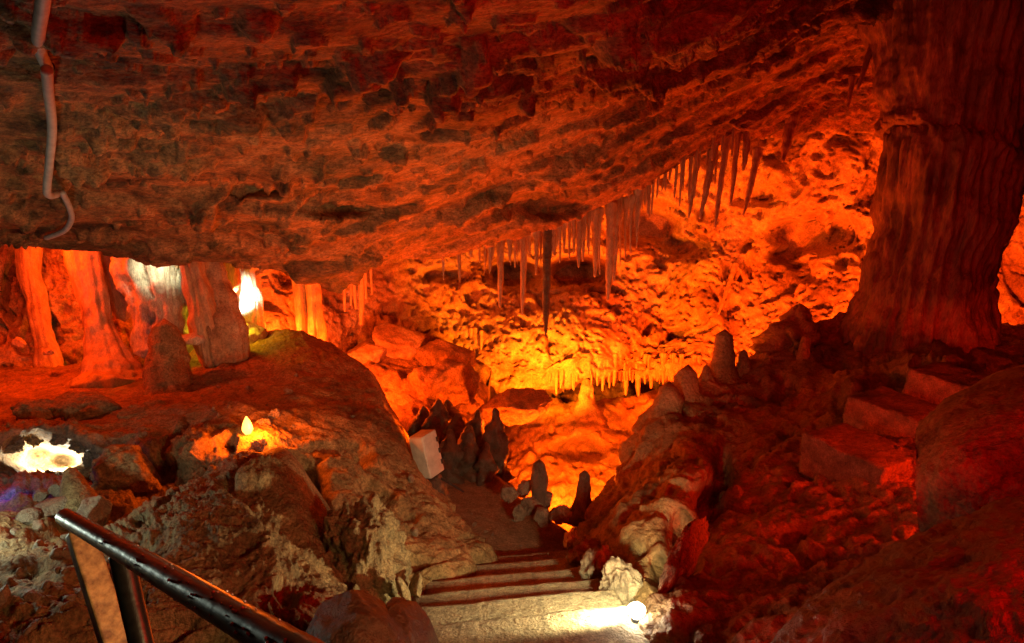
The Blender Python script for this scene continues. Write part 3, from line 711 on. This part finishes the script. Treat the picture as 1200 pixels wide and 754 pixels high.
for k, (a, b, c, d_) in enumerate([(862, 310, 842, 368), (868, 312, 850, 360)]):
    d1, d2 = (float((hit('cave_wall', *pp)[0] - EYE) @ CF) for pp in ((a, b), (c, d_)))
    tite(P(a, b, d1), P(c, d_, d2 - .08), px_r(6, 9.9), M_form, 'slanting thin drapery on the bright wall left of the jagged stalagmite', 'slanting draperies', k + 190)
# stalactite bundle left of centre
for k, (x, y1, w) in enumerate([(404, 365, 5), (411, 358, 5), (417, 362, 6), (423, 380, 9), (429, 350, 5), (436, 345, 4)]):
    tite(P(x - 2, 300, 9.0), P(x, y1, 9.0), px_r(w, 9), M_form, 'orange stalactite in the bundle behind the lowest point of the ceiling', 'bundle of stalactites behind the lip', k + 200)

# ================================================================== LEFT CHAMBER COLUMNS
def column(pts, radii, mat, label, seed, seg=64, flute=.09, noise=.22, nf=11, nsc=4.5, squash=1):
    V, q, t = tube([P(*p) for p in pts], radii, seg, flute, nf, noise, nsc, seed, .025, squash=squash)
    return put('cave_column', V, q, t, mat, P(*pts[-1]), label, 'rock column', kind='thing')
column([(90, 262, 6.9), (100, 310, 6.9), (112, 360, 6.9), (122, 405, 6.85), (128, 440, 6.8), (130, 462, 6.75)], [.17, .14, .125, .15, .26, .42], M_form, 'smooth bright orange column widening into a mound, leftmost whole column', 1)
column([(133, 262, 7.2), (136, 310, 7.2), (142, 345, 7.2), (146, 372, 7.2)], [.17, .16, .13, .06], M_form, 'short orange drapery right behind the bright orange column', 2)
column([(172, 262, 7.0), (177, 310, 7.0), (187, 350, 7.0), (194, 410, 7.0)], [.31, .29, .25, .24], M_pale, 'pale fluted column lit white at its top', 3, flute=.25, nf=16, noise=.16, nsc=8)
column([(214, 262, 6.8), (226, 320, 6.8), (238, 370, 6.8), (250, 425, 6.8)], [.10, .10, .12, .10], M_form, 'reddish leaning column left of the brown one', 4, flute=.15)
column([(232, 262, 7.1), (244, 320, 7.0), (256, 370, 6.95), (268, 425, 6.9)], [.15, .14, .18, .20], M_wall, 'brown leaning column beside the bright white slit', 5, flute=.2)
column([(286, 270, 8.2), (290, 320, 8.15), (294, 360, 8.1), (288, 410, 8.0)], [.06, .07, .11, .17], M_pale, 'white glowing column in the slit between brown columns', 6, flute=.2)
column([(346, 300, 8.6), (352, 350, 8.6), (356, 400, 8.6)], [.08, .065, .08], M_form, 'left one of two slim yellow orange columns behind the ledge', 7)
column([(360, 300, 8.6), (368, 350, 8.6), (372, 402, 8.6)], [.10, .085, .10], M_form, 'right one of two slim yellow orange columns behind the ledge', 8)
column([(28, 270, 7.9), (38, 330, 7.9), (50, 390, 7.8), (62, 440, 7.7)], [.12, .1, .1, .14], M_form, 'dim red column at the far left near the wall', 9)
column([(272, 275, 7.8), (270, 330, 7.8), (268, 346, 7.8)], [.10, .08, .05], M_col, 'dark hanging rock tooth left of the white glowing column', 10)
mite('stalagmite', P(200, 478, 6.3), P(193, 384, 6.4), .20, M_ledge, 'thick stump stalagmite in front of the pale column', prof=(1.25, 1.0, .85, .75, .5), seed=80, noise=.2)
rock('flowstone', P(285, 398, 7.5), (.22, .2, .15), M_pale, 'ribbed yellow flowstone at the foot of the white glowing column', 'flowstone', sub=5, rot=(.2, .3, 0), facets=3, noise=.1, seed=81, flow=lambda p: .035 * ridged(p * np.array([3, 3, 12]), 2))
rock('stone', P(225, 397, 6.7), (.12, .12, .06), M_pale, 'pale flat stone behind the thick stump stalagmite', 'stone', sub=4, facets=8, seed=82)
rock('stone', P(22, 402, 7.1), (.06, .06, .06), M_form, 'small round orange stone at the foot of the far left column', 'stone', sub=4, facets=6, seed=83)
rock('stone', P(57, 413, 6.9), (.045, .05, .035), M_form, 'small orange pebble left of the bright column mound', 'stone', sub=4, facets=6, seed=84)
rock('stone', P(116, 508, 5.2), (.09, .08, .06), M_pale, 'pale pink square block of stone above the white lit hollow', 'stone', sub=4, facets=12, noise=.02, seed=85, rot=(.3, .2, .4))
for k, (x, y, d, a, b, c, lab) in enumerate([
    (100, 478, 5.6, .30, .2, .10, 'long low dark rock on the ledge under the orange mound'),
    (45, 480, 5.5, .18, .15, .08, 'flat dark rock at the far left of the ledge'),
    (180, 492, 5.5, .25, .2, .12, 'rounded dark rock in front of the stump stalagmite'),
    (250, 520, 5.0, .24, .2, .13, 'rounded brown rock left of the orange candle lamp'),
    (150, 560, 4.6, .25, .2, .2, 'big dark rounded rock right of the white lit hollow')]):
    rock('rock', P(x, y, d), (a, b, c), M_ledge, lab, 'rock', sub=5, rot=(0, .1 * k, .3 * k), facets=7, noise=.13, seed=90 + k, fine=.06)
mite('stalagmite', P(98, 606, 4.0), P(82, 552, 4.15), .075, M_ledge, 'dark finger of rock standing before the white lit hollow', prof=(1.5, 1.2, 1, .75, .4), seed=88)
for k, (x, y, d, a, b, c, lab) in enumerate([
    (62, 596, 3.95, .09, .08, .055, 'rounded stone with a white lit top below the hollow'),
    (34, 606, 3.85, .06, .06, .04, 'small white lit stone at the left below the hollow'),
    (68, 574, 4.2, .05, .05, .04, 'small stone close to the dark rock finger'),
    (50, 580, 4.2, .045, .05, .035, 'small white edged stone in the mouth of the hollow'),
    (108, 602, 3.8, .10, .1, .08, 'rounded dark red stone right of the rock finger')]):
    rock('stone', P(x, y, d), (a, b, c), M_stone, lab, 'stone', 'stones below the white lit hollow', sub=4, rot=(0, 0, k), facets=7, noise=.1, seed=100 + k)

for k, (x, y, lab) in enumerate([(14, 524, 'leftmost crusty stone on the upper rim of the white lit hollow'), (40, 514, 'crusty stone over the left half of the white lit hollow'), (68, 513, 'crusty stone over the right half of the white lit hollow'),
        (93, 522, 'crusty stone at the upper right of the white lit hollow'), (108, 543, 'crusty stone at the right end of the white lit hollow'), (112, 566, 'crusty stone low at the right of the white lit hollow')]):
    h = hit('rock_ledge', x, y)[0]
    rock('stone', h + np.array([0, .02, .0]), (.085, .07, .055), M_boul, lab, 'stone', 'crusty stones round the hollow', sub=5, rot=(k, k * 2, k), facets=10, noise=.3, seed=180 + k, fine=.15)

rg2 = np.random.default_rng(21)
for k in range(30):
    x, y = rg2.uniform(-10, 120), rg2.uniform(600, 760)
    h = hit('rock_ledge', x, y)
    if h is None: continue
    r = rg2.uniform(.012, .04)
    rock('stone', h[0], (r * 1.3, r, r * .7), M_stone, 'small loose stone on the rough floor beside the handrail posts', 'stone', 'loose stones by the handrail', sub=3, rot=(k, k * 1.7, k), facets=12, noise=.15, seed=300 + k)
for k in range(26):
    x, y = [(rg2.uniform(480, 640), rg2.uniform(560, 640)), (rg2.uniform(160, 420), rg2.uniform(440, 500))][k % 2]
    h = hit(['path', 'rock_ledge'], x, y)
    if h is None: continue
    r = rg2.uniform(.012, .035)
    rock('stone', h[0], (r * 1.3, r, r * .7), M_stone, ['small loose stone on the earthen path below the stairs', 'small loose stone on the earthy top of the ledge'][k % 2], 'stone', ['loose stones on the path', 'loose stones on the ledge'][k % 2], sub=3, rot=(k, k * 1.7, k), facets=12, noise=.15, seed=340 + k)

# ================================================================== MADE THINGS
M_rail = flat_mat('wet black paint', (.016, .02, .02), .34, .0, .12, 45, .5)
M_drop = flat_mat('water', (.5, .5, .5), .05)
M_post = flat_mat('lamplit yellow post', (.70, .62, .28), .5, 0, .4, 24, .5, col2=(.22, .16, .08))  # yellow lamplight on the post is put into its base colour
M_pipe = flat_mat('grey conduit', (.42, .40, .36), .55, 0, 0, 20, .25)
M_black = flat_mat('black plastic', (.02, .02, .02), .5)
M_box = flat_mat('white painted sheet', (.60, .57, .50), .5, 0, .2, 14, .3)
M_house = flat_mat('lamp housing', (.05, .05, .05), .45, .4)
M_glass = flat_mat('lit lamp glass', (1, .95, .8), .3, emit=(1, .90, .66), estr=60)

# handrail
hr = empty('handrail', P(140, 760, 1.9), 'wet black pipe handrail on two old posts in the lower left corner', 'handrail')
V, q, t = tube([P(76, 606, 2.12), P(160, 655, 1.55), P(260, 714, 1.13), P(360, 772, .88), P(460, 830, .72)], [.0235] * 5, 24, 0, 7, .02, 30, 1, .01)
put('rail', V, q, t, M_rail, P(200, 680, 1.4), parent=hr)
rp = [P(76, 606, 2.12), P(160, 655, 1.55), P(260, 714, 1.13), P(360, 772, .88)]
dv, df, n0 = [], [], 0
for k in range(70):
    f = RNG.random() ** .7 * 3; i0 = min(int(f), 2); c = rp[i0] + (rp[i0 + 1] - rp[i0]) * (f - i0)
    tn = rp[i0 + 1] - rp[i0]; tn = tn / np.linalg.norm(tn)
    e1 = np.cross(tn, [0, 0, 1.0]); e1 /= np.linalg.norm(e1); e2 = np.cross(e1, tn)
    an = RNG.normal(.9, .9); rr = RNG.uniform(.0012, .003)
    dirn = e1 * math.cos(an) * (1 if e1 @ (EYE - c) > 0 else -1) + e2 * math.sin(an)
    Vd, Fd = ico(2); dv.append(Vd * rr + c + dirn * .0232); df.append(Fd + n0); n0 += len(Vd)
o = put('water_drops', np.concatenate(dv), None, np.concatenate(df), M_drop, rp[1], parent=hr, kind='stuff')
a, b = P(93, 622, 2.05), P(146, 790, 1.98)
ax = (b - a) / np.linalg.norm(b - a)
u = np.cross(ax, [0, 1, 0.]); u /= np.linalg.norm(u); w = np.cross(u, ax)
Rm = np.stack([u, w, ax], 1) @ rotz(-.68)
V, F = box((a + b) / 2, (.062, .062, np.linalg.norm(b - a)), Rm, .006, .003, 2, 6)
put('post', V, None, F, M_post, b, parent=hr, smooth=False)
V, q, t = tube([P(142, 650, 1.72), P(176, 800, 1.66)], [.026, .026], 20, 0, 7, .03, 20, 4, .01)
put('post', V, q, t, M_rail, P(176, 800, 1.66), parent=hr)

# electric conduit on the ceiling
def onceil(px, py, off=.02):
    h = hit('ceiling', px, py)
    return h[0] + (EYE - h[0]) / h[1] * off
def ribbed(path, r, step=.009):
    V, q, t = tube(path, [r] * len(path), 16, 0, 7, 0, 1, 0, .004)
    return V, q, t
cd = empty('conduit', onceil(52, -20), 'grey corrugated cable conduit fixed to the ceiling at the upper left', 'conduit')
def seg(pts, r, lift=.03):
    raw = [onceil(x, y, lift) for x, y in pts]
    dist = np.array([np.linalg.norm(p - EYE) for p in raw])
    fit = np.polyval(np.polyfit(np.arange(len(raw)), dist, 2), np.arange(len(raw))); fit = fit - max(.05, float(np.max(fit - dist)) + .03)
    path = [EYE + (p - EYE) / d0 * f for p, d0, f in zip(raw, dist, fit)]
    V, q, t = tube(path, [r] * len(path), 18, step=.004)
    n = (len(V) - 2) // 18
    for k in range(n):                               # corrugation
        if k % 3 == 0:
            c = V[k * 18:(k + 1) * 18].mean(0); V[k * 18:(k + 1) * 18] = c + (V[k * 18:(k + 1) * 18] - c) * .9
    put('conduit_length', V, q, t, M_pipe, path[0], parent=cd)
    return path
p1 = seg([(53, -30), (50, 5), (45, 40), (47, 60), (56, 80)], .021)
p2 = seg([(55, 82), (57, 110), (61, 150), (58, 190), (55, 222), (58, 229), (66, 228)], .021)
p3 = seg([(73, 226), (80, 240), (84, 255), (78, 268), (68, 274), (54, 279)], .018)
V, q, t = tube([p1[-1] + (p1[-1] - p2[1]) * .06, p1[-1] + (p2[1] - p1[-1]) * .12], [.025, .025], 18, cap_round=False, step=.01)
put('coupler', V, q, t, M_black, p1[-1], parent=cd)

# white cabinet box leaning on the ledge
bc = P(500, 532, 5.5)
Rb = np.array(Matrix.Rotation(math.radians(-30), 3, 'Z') @ Matrix.Rotation(math.radians(-13), 3, 'Y'))
wb = empty('electric_box', bc - np.array([0, 0, .17]), 'white metal electric box tilted among dark rocks beside the ledge', 'electric box')
V, F = box(bc, (.125, .16, .31), Rb, .006); put('body', V, None, F, M_box, bc, parent=wb, smooth=False)
V, F = box(bc + Rb @ np.array([0, -.084, 0]), (.115, .010, .30), Rb, .003); put('door', V, None, F, M_box, bc, parent=wb, smooth=False)
for s_ in (-.085, 0, .085):
    V, F = box(bc + Rb @ np.array([.0635, .072, s_]), (.014, .022, .035), Rb, .003); put('bracket', V, None, F, M_black, bc, parent=wb, smooth=False)
V, q, t = tube([bc + Rb @ np.array(v) for v in ([.03, .02, -.13], [.04, .03, -.19], [.10, .05, -.24], [.16, .12, -.34])], [.008] * 4, 10, step=.02); put('cable', V, q, t, M_black, bc, parent=wb)
rock('rock', P(506, 578, 5.55), (.12, .12, .15), M_dark, 'dark rock carrying the white electric box', 'rock', sub=5, facets=6, noise=.15, seed=120)
rock('rock', P(520, 610, 5.6), (.13, .14, .22), M_ledge, 'brown rock at the foot of the ledge below the white box', 'rock', sub=5, facets=6, noise=.15, seed=121)

# floodlight beside the stairs
lp = P(746, 716, 3.22)
fl = empty('stair_lamp', lp - np.array([0, 0, .08]), 'small glaring white lamp standing on the right edge of the stairs', 'lamp')
aim = np.array([-.80, -.25, .28]); aim /= np.linalg.norm(aim)
V, q, t = tube([lp - np.array([0, 0, .10]), lp - np.array([0, 0, .05]), lp - np.array([0, 0, .03])], [.022, .022, .018], 24, cap_round=False, step=.01); put('socket', V, q, t, M_house, lp, parent=fl)
V, q, t = tube([lp - np.array([0, 0, .03]), lp - np.array([0, 0, .012]), lp + np.array([0, 0, .012]), lp + np.array([0, 0, .032])], [.016, .032, .036, .016], 28, step=.004); put('bulb', V, q, t, M_glass, lp, parent=fl)
V, q, t = tube([lp - np.array([0, 0, .10]), lp + np.array([.06, -.05, -.15]), lp + np.array([.10, -.12, -.16]), lp + np.array([.12, -.40, -.12])], [.006] * 4, 10, step=.01); put('cable', V, q, t, M_black, lp, parent=fl)

for k, (x, y, a, b, c, lab) in enumerate([(308, 497, .05, .05, .045, 'craggy stone glowing orange just right of the candle lamp'), (322, 489, .06, .05, .03, 'flat craggy stone up right of the candle lamp'), (303, 520, .06, .05, .04, 'craggy stone below the candle lamp')]):
    h = hit('rock_ledge', x, y)[0]
    rock('stone', h, (a, b, c), M_stone, lab, 'stone', sub=5, rot=(k, k * 2, 0), facets=14, noise=.25, seed=160 + k, fine=.12)
hb = hit('rock_ledge', 290, 503)[0]; hb = hb + (EYE - hb) / np.linalg.norm(EYE - hb) * .07
cl = empty('candle_lamp', hb - np.array([0, 0, .05]), 'small orange candle shaped lamp glowing on the ledge', 'lamp')
V, q, t = tube([hb - np.array([0, 0, .03]), hb, hb + np.array([0, 0, .045]), hb + np.array([0, 0, .085])], [.02, .034, .024, .004], 20, step=.004)
put('bulb', V, q, t, flat_mat('lit bulb', (1, .7, .3), .3, emit=(1, .36, .05), estr=6), hb, parent=cl)
V, q, t = tube([hb - np.array([0, 0, .07]), hb - np.array([0, 0, .028])], [.018, .015], 16, cap_round=False, step=.01)
put('socket', V, q, t, M_house, hb, parent=cl)

# ================================================================== LIGHT
def lamp(loc, col, watts, r=.06, name='lamp', spot=None, aim=None, blend=.5):
    ld = bpy.data.lights.new(name, 'SPOT' if spot else 'POINT')
    ld.color = col; ld.energy = watts; ld.shadow_soft_size = r
    o = bpy.data.objects.new(name, ld); C.objects.link(o); o.location = loc
    if spot:
        ld.spot_size = math.radians(spot); ld.spot_blend = blend
        o.rotation_euler = (Vector(aim) - Vector(loc)).to_track_quat('-Z', 'Y').to_euler()
    return o
ORG, RED, DEEP = (1, .085, .003), (1, .03, .001), (1, .012, .001)
WHT, WRM, GRN = (1, .90, .66), (1, .70, .32), (1, .95, .60)

lamp(P(665, 615, 8.0), (1, .075, .003), 260, name='pit_lamp')
lamp(P(632, 568, 8.3), (1, .10, .003), 260, .04, name='pit_lamp')  # extra light added to brighten the mound
lamp(P(735, 560, 8.4), (1, .10, .003), 120, name='pit_lamp')
lamp(P(630, 471, 9.25), (1, .17, .004), 620, name='recess_lamp', spot=112, aim=P(650, 360, 10.9), blend=.5)
lamp(P(800, 500, 8.6), (1, .07, .002), 950, name='far_lamp', spot=105, aim=P(850, 390, 10.6))
lamp(P(965, 410, 8.8), (1, .085, .004), 200, name='far_lamp', spot=110, aim=P(950, 350, 9.9))
lamp(P(1180, 400, 7.8), (1, .07, .003), 300, name='far_lamp')
lamp(P(408, 432, 8.35), (1, .07, .003), 200, name='far_lamp')
lamp(P(655, 625, 5.9), (1, .13, .003), 36, name='rim_lamp', spot=52, aim=P(650, 262, 7.2), blend=.6)
lamp(P(502, 530, 5.95), (1, .11, .003), 165, name='gully_lamp', spot=100, aim=P(440, 275, 5.6))
lamp(P(581, 500, 6.95), (1, .09, .003), 22, .03, name='box_fill')  # added orange fill for the box top, behind the dark stalagmites
lamp(P(330, 410, 8.4), (1, .10, .006), 140, name='back_lamp')
lamp(P(280, 345, 7.7), (1, .95, .75), 110, name='slit_lamp', spot=62, aim=P(291, 355, 9.5))
lamp(P(268, 372, 7.3), (1, .62, .02), 12, name='slit_lamp')
lamp(P(5, 252, 6.25), (1, .055, .001), 150, name='left_lamp')
lamp(P(75, 258, 7.45), (1, .06, .001), 45, name='left_lamp')  # second light added to brighten the chamber wall
lamp(P(200, 272, 6.3), (1, .93, .62), 50, name='column_lamp', spot=38, aim=P(178, 325, 7.0))
lamp(hb + (EYE - hb) / np.linalg.norm(EYE - hb) * .06 + np.array([0.06, 0, .02]), (1, .13, .005), 26, .03, name='niche_lamp')
lamp(P(62, 548, 5.45), WHT, 48, name='hollow_lamp')
lamp(P(-70, 590, 3.3), (.85, 1, .8), 16, name='left_flood')
lamp(P(5, 570, 4.3), (.05, .08, 1), 1.2, name='blue_flare_fill')  # added faint blue light standing in for lens flare
lamp(lp + np.array([-.03, -.01, .075]), (1, .88, .45), 60, .03, name='flood_beam', spot=134, aim=lp + np.array([-.62, .75, -.16]), blend=.35)
lamp(P(1330, 560, 3.2), (1, .03, .002), 110, name='right_lamp')
lamp(np.array([1.5, .9, 1.8]), (1, .006, .0006), 120, .25, name='near_lamp')
lamp(np.array([-.25, .8, .75]), (1, .014, .001), 140, .1, name='floor_lamp', spot=75, aim=P(980, 560, 4.6), blend=.7)
lamp(np.array([1.0, .2, 1.7]), (1, .68, .27), 100, .1, name='camera_fill', spot=62, aim=P(220, 670, 3.2), blend=.7)  # added warm fill beside the camera for the boulder and post

w = bpy.data.worlds.new('World'); S.world = w; w.use_nodes = True
w.node_tree.nodes['Background'].inputs['Color'].default_value = (.5, .12, .05, 1)
w.node_tree.nodes['Background'].inputs['Strength'].default_value = .0015

S.view_settings.view_transform = 'Standard'
S.view_settings.look = 'None'
S.view_settings.exposure = 0
S.view_settings.gamma = 1
S.render.engine = 'CYCLES'
S.cycles.use_denoising = True
S.cycles.max_bounces = 5
S.cycles.diffuse_bounces = 3
S.cycles.glossy_bounces = 2
S.cycles.use_light_tree = True
S.cycles.sample_clamp_indirect = 4
S.cycles.caustics_reflective = False
S.cycles.caustics_refractive = False
